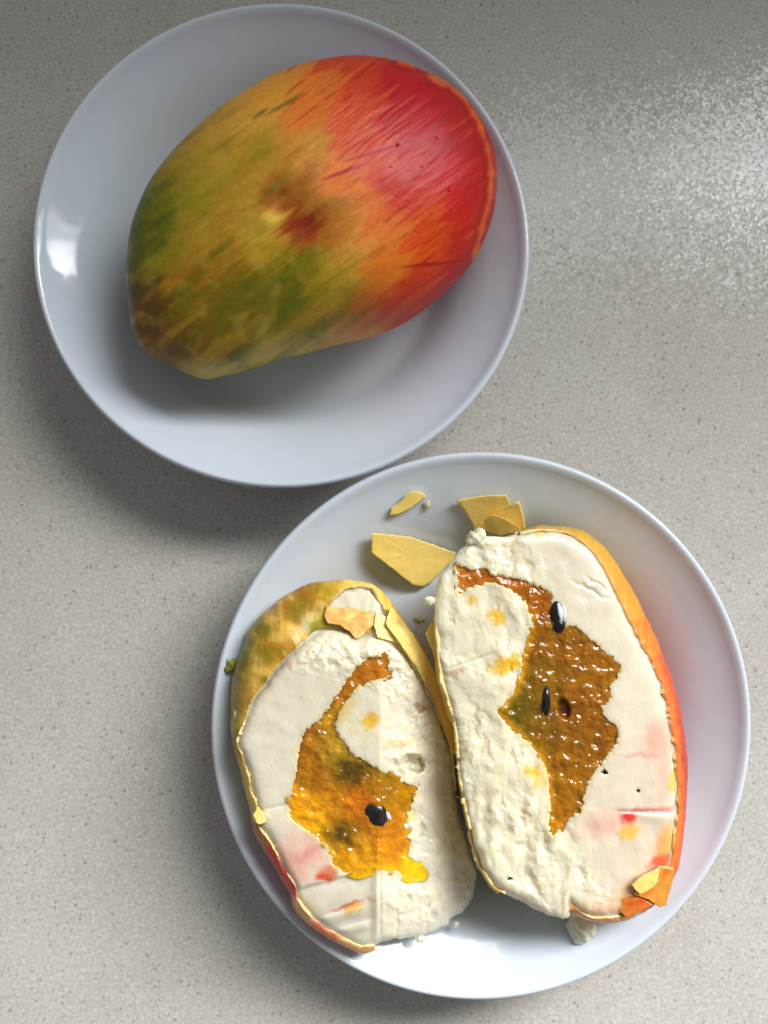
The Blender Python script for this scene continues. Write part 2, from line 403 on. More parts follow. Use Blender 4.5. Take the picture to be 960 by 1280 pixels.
    d = d+0.0006*np.exp(-(ds/3.2)**2)-0.0005*np.exp(-((ds-7)/4)**2)
    # pits
    rg = np.random.RandomState(5)
    pits = 0
    for k in range(20):
        x = rg.normal(510, 45); y = rg.normal(210, 60); rr = rg.uniform(0.5, 1.3)
        pits = pits+np.exp(-(((PX-x)/rr)**2+((PY-y)/rr)**2))
    d = d-0.0005*np.clip(pits, 0, 1)
    d = np.where(upper, d, d*0.3)
    Z = Z+d*np.where(upper, np.cos(th)[:, None]**0.5 if False else np.sqrt(np.clip(np.cos(th), 0, 1))[:, None], 1)
    P = at(PLX, PLY, np.full(PX.shape, zm)); P[..., 2] = Z
    # tint
    A = [(600, 230, (188, 32, 18)), (615, 260, (200, 50, 22)), (560, 120, (176, 14, 26)), (590, 170, (180, 18, 20)), (500, 85, (192, 42, 42)), (455, 74, (206, 78, 44)), (520, 160, (200, 38, 52)), (560, 220, (206, 44, 46)),
         (500, 235, (206, 62, 52)), (545, 300, (216, 84, 36)), (590, 300, (196, 44, 24)), (575, 340, (186, 34, 34)), (480, 330, (218, 122, 50)), (530, 365, (196, 62, 32)), (490, 400, (196, 60, 48)), (555, 385, (180, 42, 50)), (450, 300, (228, 160, 84)), (470, 270, (222, 118, 62)), (425, 230, (226, 128, 66)),
         (470, 200, (214, 84, 58)), (440, 150, (216, 92, 56)), (390, 125, (216, 122, 56)), (345, 105, (214, 150, 66)), (300, 145, (208, 156, 72)), (262, 172, (196, 152, 66)), (245, 205, (170, 144, 54)), (215, 222, (158, 134, 46)), (375, 185, (198, 140, 64)), (320, 195, (174, 140, 50)),
         (235, 245, (158, 146, 38)), (200, 250, (116, 118, 24)), (165, 300, (92, 92, 22)), (160, 350, (86, 84, 22)), (190, 290, (112, 116, 24)), (205, 320, (148, 140, 30)), (255, 290, (176, 140, 48)), (300, 275, (186, 142, 58)), (340, 215, (190, 140, 54)),
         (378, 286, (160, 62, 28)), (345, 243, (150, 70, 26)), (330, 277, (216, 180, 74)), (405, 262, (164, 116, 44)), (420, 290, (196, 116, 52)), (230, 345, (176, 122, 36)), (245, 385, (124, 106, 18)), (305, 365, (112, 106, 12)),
         (345, 345, (122, 114, 16)), (385, 335, (164, 142, 34)), (430, 335, (198, 160, 66)), (415, 365, (150, 132, 32)), (370, 400, (136, 122, 32)), (290, 420, (112, 100, 20)), (235, 425, (128, 92, 26)),
         (182, 385, (104, 72, 24)), (205, 440, (134, 96, 48)), (250, 468, (180, 154, 82)), (340, 438, (180, 156, 76)), (425, 412, (196, 140, 72)), (460, 395, (200, 110, 60)), (330, 320, (176, 140, 42)), (280, 330, (170, 126, 40))]
    wx = PX+ax[0]*(22*fbm(v/17, s/110, 3, 31, 0.42)+11*noise(v/5, s/150, 33))+nx[0]*5*noise(v/20, s/20, 37)
    wy = PY+ax[1]*(22*fbm(v/17, s/110, 3, 31, 0.42)+11*noise(v/5, s/150, 33))+nx[1]*5*noise(v/20, s/20, 37)
    col = colfield(wx, wy, A, 15)
    red = sstep(200, 330, s)*sstep(-40, 40, PX-330)
    st = fbm(v/7, s/110, 3, 41, 0.55)*sstep(-0.5, 0.3, fbm(PX/40, PY/40, 2, 43))
    col = blend(col, red*sstep(0.1, 0.6, st)*0.5, (168, 10, 30))
    col = blend(col, red*sstep(0.15, 0.8, -st)*0.4, (226, 128, 62))
    gst = fbm(v/22, s/130, 2, 47)
    green = 1-sstep(200, 300, s)
    col = blend(col, green*sstep(0.1, 0.6, gst)*0.55, (80, 100, 10)); col = blend(col, green*sstep(0.15, 0.6, -gst)*0.4, (200, 160, 66))
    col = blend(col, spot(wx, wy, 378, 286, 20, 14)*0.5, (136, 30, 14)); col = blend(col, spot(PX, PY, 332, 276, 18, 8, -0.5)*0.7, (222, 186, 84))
    col = blend(col, np.exp(-(ds/3.0)**2)*0.75, (226, 128, 48)); col = blend(col, np.exp(-((ds-7)/3.5)**2)*0.5, (150, 10, 14))
    col = blend(col, spot(PX, PY, 548, 100, 14, 5, 0.5)*0.8, (224, 128, 70))
    for (x, y, rx, ry, ro, cc) in [(430, 215, 30, 2.6, -0.35, (170, 14, 50)), (355, 130, 26, 2.5, -0.55, (104, 96, 30)), (325, 142, 12, 2.5, -0.6, (104, 96, 30)), (470, 190, 40, 2, -0.3, (168, 12, 36)), (540, 330, 40, 2.5, -0.1, (150, 24, 14))]:
        col = blend(col, spot(PX, PY, x, y, rx, ry, ro)*0.75, cc)
    col = blend(col, np.clip(pits, 0, 1)*0.75, (90, 12, 20))
    col = blend(col, np.exp(-(sr/3.5)**2)*0.4*sstep(-0.4, 0.3, noise(PX/12, PY/12, 52)), (170, 136, 92)); col = blend(col, sstep(0, 10, -sr)*0.45*(0.6+0.4*noise(PX/16, PY/16, 51)), (104, 76, 26))
    mott = fbm(PX/24, PY/24, 2, 61, 0.4); col = blend(col, green*sstep(0.0, 0.9, mott)*0.3, (206, 172, 84))
    lum = col.mean(-1, keepdims=True); col = np.clip(lum+(col-lum)*1.06, 0.004, 1)*0.94
    V = P.reshape(-1, 3); colf = (col*(1-(red*sstep(300, 440, s))[..., None]*np.array([0.2, 0.42, 0.2]))).reshape(-1, 3)*np.array([1.2, 1.16, 0.9])
    uv = np.stack([s.ravel()*0.00023, v.ravel()*0.00023], -1)
    # keep clear of the dish
    V[:, 2] = np.maximum(V[:, 2], plate_z(V[:, 0], V[:, 1], PLATE1)+0.0001)
    root = empty('mango_dessert', (P[-1, 0, 0], P[-1, 0, 1], FLOOR))
    tag(root, 'whole mango-shaped dessert, green to yellow to red, lying uncut on the smaller plate', 'dessert')
    mesh_obj('shell', V, grid_faces(len(th), N), M['mango'], root, colf, uv)
build_mango()

# ------------------------------------------------------------------ the two cut halves
def thin_solid(name, poly_px, zfun, thick, mat, parent, res=2.2, tintf=None, jag=0.6, seed=0, edge_mat=None):
    """flat broken piece: dense top face over the outline, real thickness"""
    p = np.asarray(poly_px, float); pts = []
    n = len(p)
    for i in range(n):
        a, b = p[i], p[(i+1) % n]; L = np.hypot(*(b-a)); k = max(2, int(L/res))
        for j in range(k):
            q = a+(b-a)*j/k; nn = np.array([b[1]-a[1], a[0]-b[0]])/(L+1e-9)
            pts.append(q+nn*jag*float(fbm(np.array(q[0]/5+seed*3.3), np.array(q[1]/5), 2, 71+seed)))
    pts = np.array(pts); c = pts.mean(0); m = len(pts)
    rings = [1.0, 0.985, 0.93, 0.8, 0.6, 0.35, 0.12]
    def W(q, dz):
        P = at(q[:, 0], q[:, 1], zfun(q[:, 0], q[:, 1])); P[:, 2] += dz; return P
    V = []
    V.append(W(c+(pts-c)*0.99, -thick)); V.append(W(pts, -thick*0.5))
    for r in rings:
        q = c+(pts-c)*r
        V.append(W(q, -0.00022 if r == 1.0 else 0.00012*fbm(q[:, 0]/11, q[:, 1]/11, 2, 77+seed)))
    V.append(W(c[None], 0.0)); V.append(W(c[None], -thick)); VV = np.vstack(V)
    F = [tuple(int(x) for x in f)[::-1] for f in grid_faces(2+len(rings), m)]
    tc = (2+len(rings))*m
    # outline direction decides the winding
    for j in range(m):
        F.append(((1+len(rings))*m+(j+1) % m, (1+len(rings))*m+j, tc)); F.append((j, (j+1) % m, tc+1))
    col = None
    if tintf is not None:
        allq = np.vstack([c+(pts-c)*0.99, pts]+[c+(pts-c)*r for r in rings]+[c[None], c[None]]); col = tintf(allq[:, 0], allq[:, 1])
    o = mesh_obj(name, VV, F, [mat, M['edge']], parent, col, (np.vstack([c+(pts-c)*0.99, pts]+[c+(pts-c)*r for r in rings]+[c[None], c[None]])*0.00023))
    o.data.polygons.foreach_set('material_index', np.where(np.arange(len(F)) < 2*m, 1, 0).astype(np.int32))
    import bmesh as _b
    bm = _b.new(); bm.from_mesh(o.data); _b.ops.recalc_face_normals(bm, faces=bm.faces); bm.to_mesh(o.data); bm.free()
    return o
def ellipsoid(name, c, rad, rotz, mat, parent, n=28, lump=0.06, seed=0, tilt=0.0, col=None):
    u = np.linspace(0, np.pi, n); t = np.linspace(0, 2*np.pi, 2*n, endpoint=False)
    U, T = np.meshgrid(u, t, indexing='ij')
    k = 1+lump*fbm(np.cos(T)*np.sin(U)*1.6+5+seed, np.cos(U)*1.6+np.sin(T)*np.sin(U)+seed, 3, 80+seed)
    p = np.stack([rad[0]*k*np.sin(U)*np.cos(T), rad[1]*k*np.sin(U)*np.sin(T), rad[2]*k*np.cos(U)], -1).reshape(-1, 3)
    R = np.array(Matrix.Rotation(rotz, 3, 'Z') @ Matrix.Rotation(tilt, 3, 'Y'))
    p = p@R.T+np.asarray(c)
    cc = None if col is None else np.repeat(lin(col)[None], len(p), 0)
    return mesh_obj(name, p, grid_faces(n, 2*n), mat, parent, cc)

def build_half(spec):
    K = smooth_poly(spec['K'], 4); S = smooth_poly(spec['S'], 4); c = np.array(spec['c'], float); N = 900
    dx, dy, dk = raycast(c, K, N); _, _, dsil = raycast(c, S, N)
    ang = np.arange(N)*2*np.pi/N
    zcut = spec['zcut']
    # ---- mousse: cut face
    gel = np.array(spec['gel'], float)
    nr = 230; inset = 3.4
    rr = np.concatenate([np.linspace(0.004, 0.9, nr-50), np.linspace(0.9, 1, 51)[1:]])
    dm = np.maximum(dk-inset, 5)+2.2*fbm(np.cos(ang)*9+4, np.sin(ang)*9+4, 4, spec['seed']+2)*spec['fray'](c[0]+dx*dk, c[1]+dy*dk)
    PX = c[0]+rr[:, None]*dx*dm; PY = c[1]+rr[:, None]*dy*dm
    rel, col = spec['relief'](PX, PY)
    sd = sdist(PX, PY, gel)+2.4*fbm(PX/7, PY/7, 4, spec['seed']+11, 0.6)
    cav = sstep(2.0, -7, sd)
    edge_d = (1-rr)[:, None]*dm
    z = zcut(PX, PY)+rel*(1-cav)*(1-0.8*np.exp(-edge_d/5.0))-0.0058*cav
    z = z-(spec['drop'](PX, PY) if 'drop' in spec else 0.0016)*np.exp(-edge_d/4.0)
    col = blend(col, sstep(8, -1, sd+2*noise(PX/6, PY/6, 181))*0.6, (238, 200, 96)); col = blend(col, sstep(1.5, -2.5, sd)*0.9, (206, 140, 26))
    face = at(PX, PY, z)
    # ---- side walls
    zs = spec['zs'](c[0]+dx*dsil, c[1]+dy*dsil)
    cw = at(c[0], c[1], 0.03)[:2]
    def side(k_pts, inset_m, zoff, n1, n2, smul=1.0):
        s_pts = at(c[0]+dx*dsil, c[1]+dy*dsil, zs)
        rad = s_pts[:, :2]-cw; rl = np.linalg.norm(rad, axis=1, keepdims=True); s_xy = cw+rad*(1-inset_m/rl)
        b_xy = cw+rad*spec.get('base', 0.42)
        rows = []
        ctrl = np.concatenate([s_xy*0.82+k_pts[:, :2]*0.18, (k_pts[:, 2:]*0.86+zs[:, None]*0.14)], 1)
        e = np.concatenate([s_xy, zs[:, None]], 1)
        for t in np.linspace(0, 1, n1+1)[1:]:
            rows.append(k_pts*(1-t)**2+2*ctrl*t*(1-t)+e*t*t)
        for a in np.linspace(0, np.pi/2, n2+1)[1:]:
            xy = b_xy+(s_xy-b_xy)*math.cos(a); zz = zs-(zs-FLOOR-zoff)*math.sin(a)
            rows.append(np.concatenate([xy, zz[:, None]], 1))
        for q in (0.6, 0.25, 0.01):
            rows.append(np.concatenate([cw+(b_xy-cw)*q, np.full((N, 1), FLOOR+zoff)], 1))
        R = np.array(rows)
        R[..., 2] = np.maximum(R[..., 2], plate_z(R[..., 0], R[..., 1], PLATE2)+0.00015+zoff)
        return R
    sm = side(face[-1], 0.0016, 0.0014, 14, 12)
    sm_col = np.repeat(np.repeat(lin((238, 230, 208))[None, None], sm.shape[0], 0), N, 1)
    kfade = np.linspace(0, 1, sm.shape[0])[:, None]
    V = np.concatenate([face, sm]); colv = np.concatenate([col, sm_col])
    rough_side = 0.0006*fbm(np.arange(sm.shape[0])[:, None]/2.2+0*ang, np.cos(ang)*14+np.sin(ang)*9+30, 3, 93)
    V[len(rr):, :, 0] += rough_side*dx*(kfade < 0.5); V[len(rr):, :, 1] -= rough_side*dy*(kfade < 0.5)
    root = empty(spec['name'], (cw[0], cw[1], FLOOR)); tag(root, spec['label'], 'dessert', 'halves of the cut dessert')
    mesh_obj('mousse', V.reshape(-1, 3), grid_faces(len(V), N), M['mousse'], root, colv.reshape(-1, 3))
    # ---- shell
    jag = spec['jag'](c[0]+dx*dk, c[1]+dy*dk)
    dke = dk+1.3*fbm(np.cos(ang)*8, np.sin(ang)*8, 3, spec['seed']+5)
    kx, ky = c[0]+dx*dke, c[1]+dy*dke
    kz = zcut(kx, ky)-0.0014+0.0009*fbm(np.cos(ang)*9+3, np.sin(ang)*9, 3, spec['seed']+7)*jag+spec.get('lip', lambda x, y: 0)(kx, ky)
    kz0 = zcut(kx, ky)-0.0014+0*kz
    ksm = at(c[0]+dx*dk, c[1]+dy*dk, kz0); ktop = at(kx, ky, kz)
    sh = np.concatenate([ksm[None], side(ksm, 0.0, 0.0002, 34, 14)])
    sh = sh+(ktop-ksm)[None]*np.exp(-np.arange(len(sh))/2.2)[:, None, None]
    # plan positions in photo pixels for tint and holes
    rel3 = sh-np.array([0, 0, CAM_H]); zz = rel3@_f
    SX = 480+FPX*(rel3@_r)/zz; SY = 640-FPX*(rel3@_u)/zz
    wx = SX+6*noise(SX/16, SY/16, 97); wy = SY+6*noise(SX/16, SY/16, 98)
    scol = colfield(wx, wy, spec['shell_tint'], 8.5)
    if spec.get('mottle'):
        mt = fbm(SX/26, SY/26, 2, 231); mk = sstep(430, 400, SX)*sstep(880, 850, SY)
        scol = blend(scol, mk*sstep(0.08, 0.4, mt)*0.55, (122, 116, 22)); scol = blend(scol, mk*sstep(0.12, 0.5, -mt)*0.5, (232, 192, 96))
        scol = blend(scol, mk*sstep(0.15, 0.45, fbm(SX/22, SY/22, 2, 233))*0.45, (158, 104, 24))
    rowi = np.arange(len(sh))[:, None]+3*noise(SX/9, SY/9, 241)
    scol = blend(scol, sstep(14, 2, rowi)*(0.0 if spec.get('mottle') else 0.45), (236, 160, 72))
    stn = fbm(SX/5, SY/26, 3, 99); scol = scol*(1+0.14*stn[..., None])
    sh = sh+(0.00035*fbm(SX/22, SY/22, 3, 101)*np.linspace(0.4, 1, len(sh))[:, None])[..., None]*np.stack([dx, -dy, 0*dx+0.5], -1)
    F = grid_faces(len(sh), N)
    fi, fj = F[:, 0]//N, F[:, 0] % N
    keep = spec['keep'](SX[fi, fj], SY[fi, fj], fi)
    sho = mesh_obj('shell', sh.reshape(-1, 3), F[keep][:, ::-1], [M['shell'], M['edge']], root, scol.reshape(-1, 3), np.stack([SY.ravel(), SX.ravel()], -1)*0.00023)
    mod = sho.modifiers.new('thickness', 'SOLIDIFY'); mod.thickness = 0.0009; mod.offset = -1; mod.material_offset = 1; mod.material_offset_rim = 1; mod.use_even_offset = False
    # ---- gel
    x0, y0 = gel.min(0)-12; x1, y1 = gel.max(0)+12; g = 1.15
    gx = np.arange(x0, x1, g); gy = np.arange(y0, y1, g); GX, GY = np.meshgrid(gx, gy)
    gs = sdist(GX, GY, gel); gcol, gz = spec['gelf'](GX, GY, gs)
    gz = zcut(GX, GY)+gz
    okv = gs < 7
    okf = okv[:-1, :-1] & okv[1:, :-1] & okv[:-1, 1:] & okv[1:, 1:]
    idx = np.full(GX.shape, -1); used = np.zeros(GX.shape, bool)
    used[:-1, :-1] |= okf; used[1:, :-1] |= okf; used[:-1, 1:] |= okf; used[1:, 1:] |= okf
    idx[used] = np.arange(used.sum()); n = int(used.sum())
    T = at(GX[used], GY[used], gz[used]); B = at(GX[used], GY[used], zcut(GX[used], GY[used])-0.0078)
    a, b_, c_, d_ = idx[:-1, :-1][okf], idx[1:, :-1][okf], idx[1:, 1:][okf], idx[:-1, 1:][okf]
    Ft = np.stack([a, b_, c_, d_], -1)
    from collections import Counter
    E = np.concatenate([Ft[:, [0, 1]], Ft[:, [1, 2]], Ft[:, [2, 3]], Ft[:, [3, 0]]])
    es = set(map(tuple, E.tolist())); bd = [e for e in es if (e[1], e[0]) not in es]
    Fall = Ft.tolist()+(Ft[:, ::-1]+n).tolist()+[[e[1], e[0], e[0]+n, e[1]+n] for e in bd]
    gc = gcol[used]
    gob = mesh_obj('mango_filling', np.vstack([T, B]), Fall, M['gel'], root, np.vstack([gc, gc]))
    return root, gob

# ---------------- right half
R3 = lambda l: zpts(l, 520, 640, 2.3714)
def zcut_R(px, py):
    return 0.0470-0.0000075*(px-690)-0.000006*(py-900)-0.0000000*(px)-0.0022*sstep(60, 150, np.hypot((px-700)/1.0, (py-900)/1.7))
def shapes_right():
    K = R3([(205, 62), (270, 66), (340, 54), (400, 52), (455, 66), (505, 98), (545, 145), (582, 215), (620, 295), (660, 375), (700, 450), (728, 520), (748, 600), (764, 690), (774, 780), (774, 860), (768, 950), (755, 1035), (730, 1090), (690, 1140),
            (640, 1180), (585, 1200), (530, 1204), (490, 1188), (455, 1160), (440, 1210), (380, 1190), (300, 1150), (230, 1110), (190, 1050), (160, 960), (140, 870), (122, 770), (115, 680), (108, 620), (92, 570), (70, 500), (62, 440), (58, 390),
            (50, 300), (48, 250), (60, 190), (90, 150), (130, 108), (165, 78)])
    S = R3([(215, 75), (340, 45), (380, 40), (440, 43), (492, 55), (542, 95), (588, 150), (628, 215), (667, 290), (704, 370), (742, 470), (772, 560), (787, 650), (795, 750), (790, 850), (780, 950), (764, 1040), (735, 1110), (690, 1155), (640, 1185), (580, 1200), (530, 1200), (480, 1190),
            (380, 1180), (300, 1148), (228, 1108), (184, 1050), (156, 960), (136, 870), (126, 770), (124, 680), (120, 620), (112, 570), (100, 500), (92, 440), (88, 390), (90, 300), (95, 250), (105, 200), (130, 150), (165, 110)])
    gel = R3([(125, 160), (150, 172), (215, 172), (225, 190), (280, 195), (340, 212), (385, 235), (398, 270), (405, 330), (440, 345), (470, 340), (500, 365), (540, 400), (570, 430), (605, 460), (595, 490), (575, 510), (570, 560), (545, 580), (560, 610),
              (595, 640), (595, 680), (565, 720), (545, 750), (510, 790), (500, 830), (485, 890), (460, 900), (430, 930), (405, 960), (395, 925), (400, 870), (395, 800), (385, 750), (355, 705), (310, 660), (270, 625), (240, 590), (270, 565), (295, 530),
              (315, 480), (320, 430), (335, 370), (345, 320), (330, 270), (280, 225), (215, 205), (150, 225), (130, 240)])
    def zx(x): return 520+x/2.3714
    def zy(y): return 640+y/2.3714
    def relief(px, py):
        q = (px-520)*2.3714; r = (py-640)*2.3714
        px = px+3.2*noise(px/11, py/11, 211)+1.6*noise(px/4, py/4, 213); py = py+3.2*noise(px/11, py/11, 212)+1.6*noise(px/4, py/4, 214)
        # the hand-broken side (left, top-left, bottom) is crumbly, the knife-cut right side smooth
        rough = np.clip(1-sstep(-30, 90, q-(330+0.22*(r-300)+60*np.sin(r/170))), 0, 1)
        rough = np.maximum(rough, sstep(250, 120, r)*sstep(420, 300, q))
        rough = np.maximum(rough, sstep(880, 960, r)*sstep(560, 440, q))
        a = fbm(px/17+0.4*noise(px/9, py/9, 3), py/26, 3, 103, 0.38); rid = 0.3-np.abs(fbm(px/15, py/24, 3, 107, 0.34))
        mod = 0.35+1.0*sstep(-0.35, 0.5, fbm(px/48, py/60, 2, 201))
        rel = rough*(mod*(0.00038*a+0.00030*rid)+0.0008*fbm(px/40, py/55, 2, 203))+(1-rough)*(0.00018*fbm(px/30, py/30, 2, 109)+0.00003*fbm(px/3, py/14, 3, 111))
        rel = rel+0.0006*rough*sstep(700, 900, r)*fbm(px/18, py/30, 2, 113)
        rel = rel+0.0013*spot(px, py, zx(200), zy(80), 10)-0.0008*spot(px, py, zx(130), zy(115), 12, 5, -0.5)
        # knife marks on the smooth side
        rel = rel-0.0006*np.exp(-((r-888-0.04*(q-650))/5)**2)*sstep(560, 640, q)+0.0006*sstep(885, 893, r)*sstep(930, 900, r)*sstep(650, 690, q)
        rel = rel-0.0004*spot(px, py, zx(520), zy(232), 22, 3, 0.45)-0.0003*spot(px, py, zx(540), zy(215), 16, 2, 0.5)
        for (x, y, s_) in [(560, 772, 3.0), (655, 827, 2.4), (278, 1087, 2.2)]:
            rel = rel-0.0022*spot(px, py, zx(x), zy(y), s_, s_*0.8)
        rel = rel-0.0005*np.exp(-((r-460+0.35*(q-110))/4)**2)*sstep(90, 110, q)*sstep(260, 200, q)
        base = lin((245, 237, 212))*np.ones(px.shape+(1,)); col = base*np.ones(3)
        col = blend(col, (1-rough)*0.9, (232, 222, 202)); col = blend(col, rough*sstep(0.1, 0.7, fbm(px/22, py/22, 3, 117))*0.30, (250, 238, 178))
        pk = (1-rough)*sstep(560, 760, r)
        col = blend(col, pk*0.22, (236, 204, 184))
        col = blend(col, spot(px, py, zx(705), zy(675), 12, 22, 0.2, .8)*0.5, (232, 146, 118)); col = blend(col, spot(px, py, zx(560), zy(925), 34, 13, -0.2, .9)*0.55, (240, 176, 158))
        col = blend(col, spot(px, py, zx(632), zy(905), 10, 8, 0, .6)*0.95, (226, 52, 34)); col = blend(col, spot(px, py, zx(690), zy(884), 32, 3.2, -0.06, .8)*0.7, (228, 104, 88))
        col = blend(col, spot(px, py, zx(635), zy(948), 13, 10, -0.3, .4)*0.85, (238, 196, 84)); col = blend(col, spot(px, py, zx(765), zy(800), 8, 14, 0.1, .4)*0.85, (242, 202, 92))
        col = blend(col, spot(px, py, zx(740), zy(985), 12, 26, 0.25, .6)*0.8, (242, 170, 66)); col = blend(col, spot(px, py, zx(735), zy(1035), 20, 8, -0.3, .6)*0.85, (232, 84, 34))
        col = blend(col, spot(px, py, zx(660), zy(720), 26, 2.5, 0, .9)*0.4, (226, 128, 112)); col = blend(col, spot(px, py, zx(660), zy(1120), 34, 13, -0.5, .7)*0.6, (240, 176, 80))
        col = blend(col, spot(px, py, zx(545), zy(1180), 36, 10, 0, .8)*0.6, (244, 186, 142)); col = blend(col, spot(px, py, zx(745), zy(690), 8, 60, 0.1, .9)*0.35, (240, 150, 120))
        # gel smears on the mousse
        jx = px+3*noise(px/6, py/6, 119); jy = py+3*noise(px/6, py/6, 120)
        for (x, y, rx, ry, ro, m) in [(240, 312, 13, 10, 0.3, .9), (264, 455, 18, 11, -0.35, .95), (300, 440, 12, 8, -0.3, .8), (345, 768, 9, 9, 0, .9), (165, 262, 8, 6, 0, .75), (365, 790, 9, 14, 0.3, .6), (365, 60, 7, 6, 0, .5)]:
            col = blend(col, spot(jx, jy, zx(x), zy(y), rx, ry, ro, .5)*m, (244, 198, 34))
        col = blend(col, spot(px, py, zx(118), zy(472), 14, 4, -0.4, .6)*0.5, (214, 160, 110))
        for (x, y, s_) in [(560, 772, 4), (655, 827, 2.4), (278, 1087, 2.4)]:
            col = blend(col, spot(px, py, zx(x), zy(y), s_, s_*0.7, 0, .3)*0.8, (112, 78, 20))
        return rel, col
    A = [(zx(180), zy(185), (196, 112, 14)), (zx(300), zy(215), (188, 108, 12)), (zx(360), zy(270), (170, 96, 8)), (zx(380), zy(380), (154, 98, 6)), (zx(470), zy(420), (158, 100, 8)), (zx(560), zy(450), (166, 104, 12)), (zx(520), zy(520), (170, 112, 14)), (zx(400), zy(500), (148, 104, 10)),
         (zx(300), zy(590), (120, 96, 6)), (zx(380), zy(640), (140, 96, 6)), (zx(480), zy(620), (146, 94, 4)), (zx(560), zy(660), (152, 94, 8)), (zx(470), zy(730), (156, 100, 4)), (zx(430), zy(820), (170, 112, 8)), (zx(410), zy(930), (196, 124, 8)), (zx(460), zy(860), (160, 104, 8)), (zx(490), zy(560), (152, 88, 6))]
    def gelf(px, py, gs):
        wx = px+8*noise(px/15, py/15, 121); wy = py+8*noise(px/15, py/15, 122)
        col = colfield(wx, wy, A, 16)*0.92*(1+0.25*fbm(px/14, py/14, 2, 221))[..., None]
        q = (px-520)*2.3714; r = (py-640)*2.3714
        left = sstep(-9, 1, gs+2*noise(px/5, py/5, 123))*(sstep(440, 380, q))*sstep(250, 320, r)
        col = blend(col, left*0.75, (228, 166, 16)); col = blend(col, sstep(-6, 2, gs)*0.3, (206, 130, 20))
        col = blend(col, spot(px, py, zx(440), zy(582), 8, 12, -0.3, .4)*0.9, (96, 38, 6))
        z = -0.00045+0.0005*fbm(px/18, py/18, 3, 125, 0.5)+0.00009*fbm(px/2.6, py/2.6, 2, 131)
        z = z-0.0016*spot(px, py, zx(437), zy(582), 7, 12, -0.3, .4)
        return col, z
    def keep(sx, sy, i):
        q = (sx-520)*2.3714; r = (sy-640)*2.3714
        nn = 22*noise(sx/8, sy/8, 135)
        gone = (q < 300+nn) & (r < 320+nn)                         # the top left corner has lost its shell
        gone |= (r > 1130+nn*.5) & (q > 225) & (q < 460+nn)
        return ~gone
    tint = [(zx(400), zy(42), (206, 170, 66)), (zx(500), zy(70), (200, 158, 48)), (zx(560), zy(130), (216, 160, 48)), (zx(640), zy(250), (224, 150, 46)), (zx(700), zy(380), (222, 120, 40)), (zx(740), zy(470), (222, 84, 40)), (zx(775), zy(570), (196, 74, 46)),
            (zx(798), zy(680), (188, 58, 44)), (zx(803), zy(780), (184, 54, 40)), (zx(795), zy(880), (192, 68, 42)), (zx(775), zy(1000), (222, 84, 34)), (zx(720), zy(1130), (224, 110, 40)), (zx(600), zy(1200), (236, 170, 120)), (zx(50), zy(340), (240, 204, 96)), (zx(60), zy(420), (240, 200, 92)),
            (zx(90), zy(540), (232, 180, 74)), (zx(115), zy(650), (236, 196, 90)), (zx(130), zy(800), (226, 190, 84)), (zx(160), zy(950), (214, 190, 84)), (zx(200), zy(1080), (222, 196, 96)), (zx(300), zy(1150), (222, 200, 120))]
    root, gob = build_half(dict(K=K, S=S, c=(zx(430), zy(620)), zcut=zcut_R, zs=lambda x, y: 0.0300+0*x, gel=gel, relief=relief, gelf=gelf, keep=keep, shell_tint=tint, seed=3,
                  fray=lambda x, y: 0.4+1.3*sstep(620, 570, x), jag=lambda x, y: 0.5+0.5*sstep(800, 900, y), name='dessert_half', base=0.34,
                  label='larger right-hand half of the cut dessert, red-rimmed shell, mousse and dark amber filling face up'))
    # seeds in the filling
    def P(x, y, dz): return at(zx(x), zy(y), zcut_R(np.array(zx(x)), np.array(zy(y)))+dz)
    tag(ellipsoid('seed', P(420, 312, -0.0006), (0.0021, 0.0044, 0.0019), 0.12, M['seed'], gob, seed=1), 'dark seed half smeared with white mousse')
    sm = ellipsoid('mousse_smear', P(430, 302, 0.0007), (0.0012, 0.0026, 0.0009), 0.1, M['mousse'], gob, seed=4, lump=0.5, col=(226, 226, 228))
    ellipsoid('seed', P(384, 558, -0.0012), (0.0013, 0.0042, 0.0021), 0.02, M['seed'], gob, seed=2)
    # broken shell pieces stuck on the lower right end
    def tf(a, b, ang=0.6):
        def f(px, py):
            g = sstep(-0.5, 0.7, fbm(px/14, py/14, 3, 141)+0.3); return lin(a)*(1-g[..., None])+lin(b)*g[..., None]
        return f
    thin_solid('shell_piece', R3([(722, 1052), (765, 1058), (760, 1100), (742, 1166), (722, 1172), (690, 1150), (648, 1136), (690, 1105)]), lambda x, y: 0.0438-0.000035*(x-820)-0.00006*(y-1110), 0.0014, M['shell'], root, tintf=tf((226, 122, 44), (232, 158, 66)), seed=1)
    thin_solid('shell_piece', R3([(588, 1158), (640, 1135), (675, 1150), (702, 1166), (660, 1186), (622, 1202), (606, 1185)]), lambda x, y: 0.0428-0.00004*(y-1130)+0.00002*(x-790), 0.0014, M['shell'], root, tintf=tf((216, 92, 30), (226, 130, 54)), seed=2)
    thin_solid('shell_piece', R3([(640, 1108), (672, 1080), (722, 1058), (716, 1098), (690, 1122), (665, 1135)]), lambda x, y: 0.0452+0.00002*(x-800)-0.00001*(y-1100), 0.0012, M['choc'], root, seed=3)
    thin_solid('shell_piece', R3([(28, 362), (48, 325), (66, 340), (72, 440), (92, 540), (112, 600), (118, 640), (98, 615), (78, 545), (60, 480), (52, 400)]), lambda x, y: 0.0415+0.00001*(y-800), 0.0014, M['choc'], root, seed=4)
    ellipsoid('mousse_crumb', at(zx(492), zy(1228), 0.026), (0.0034, 0.0042, 0.003), 0.5, M['mousse'], root, seed=6, lump=0.35, col=(240, 234, 212))
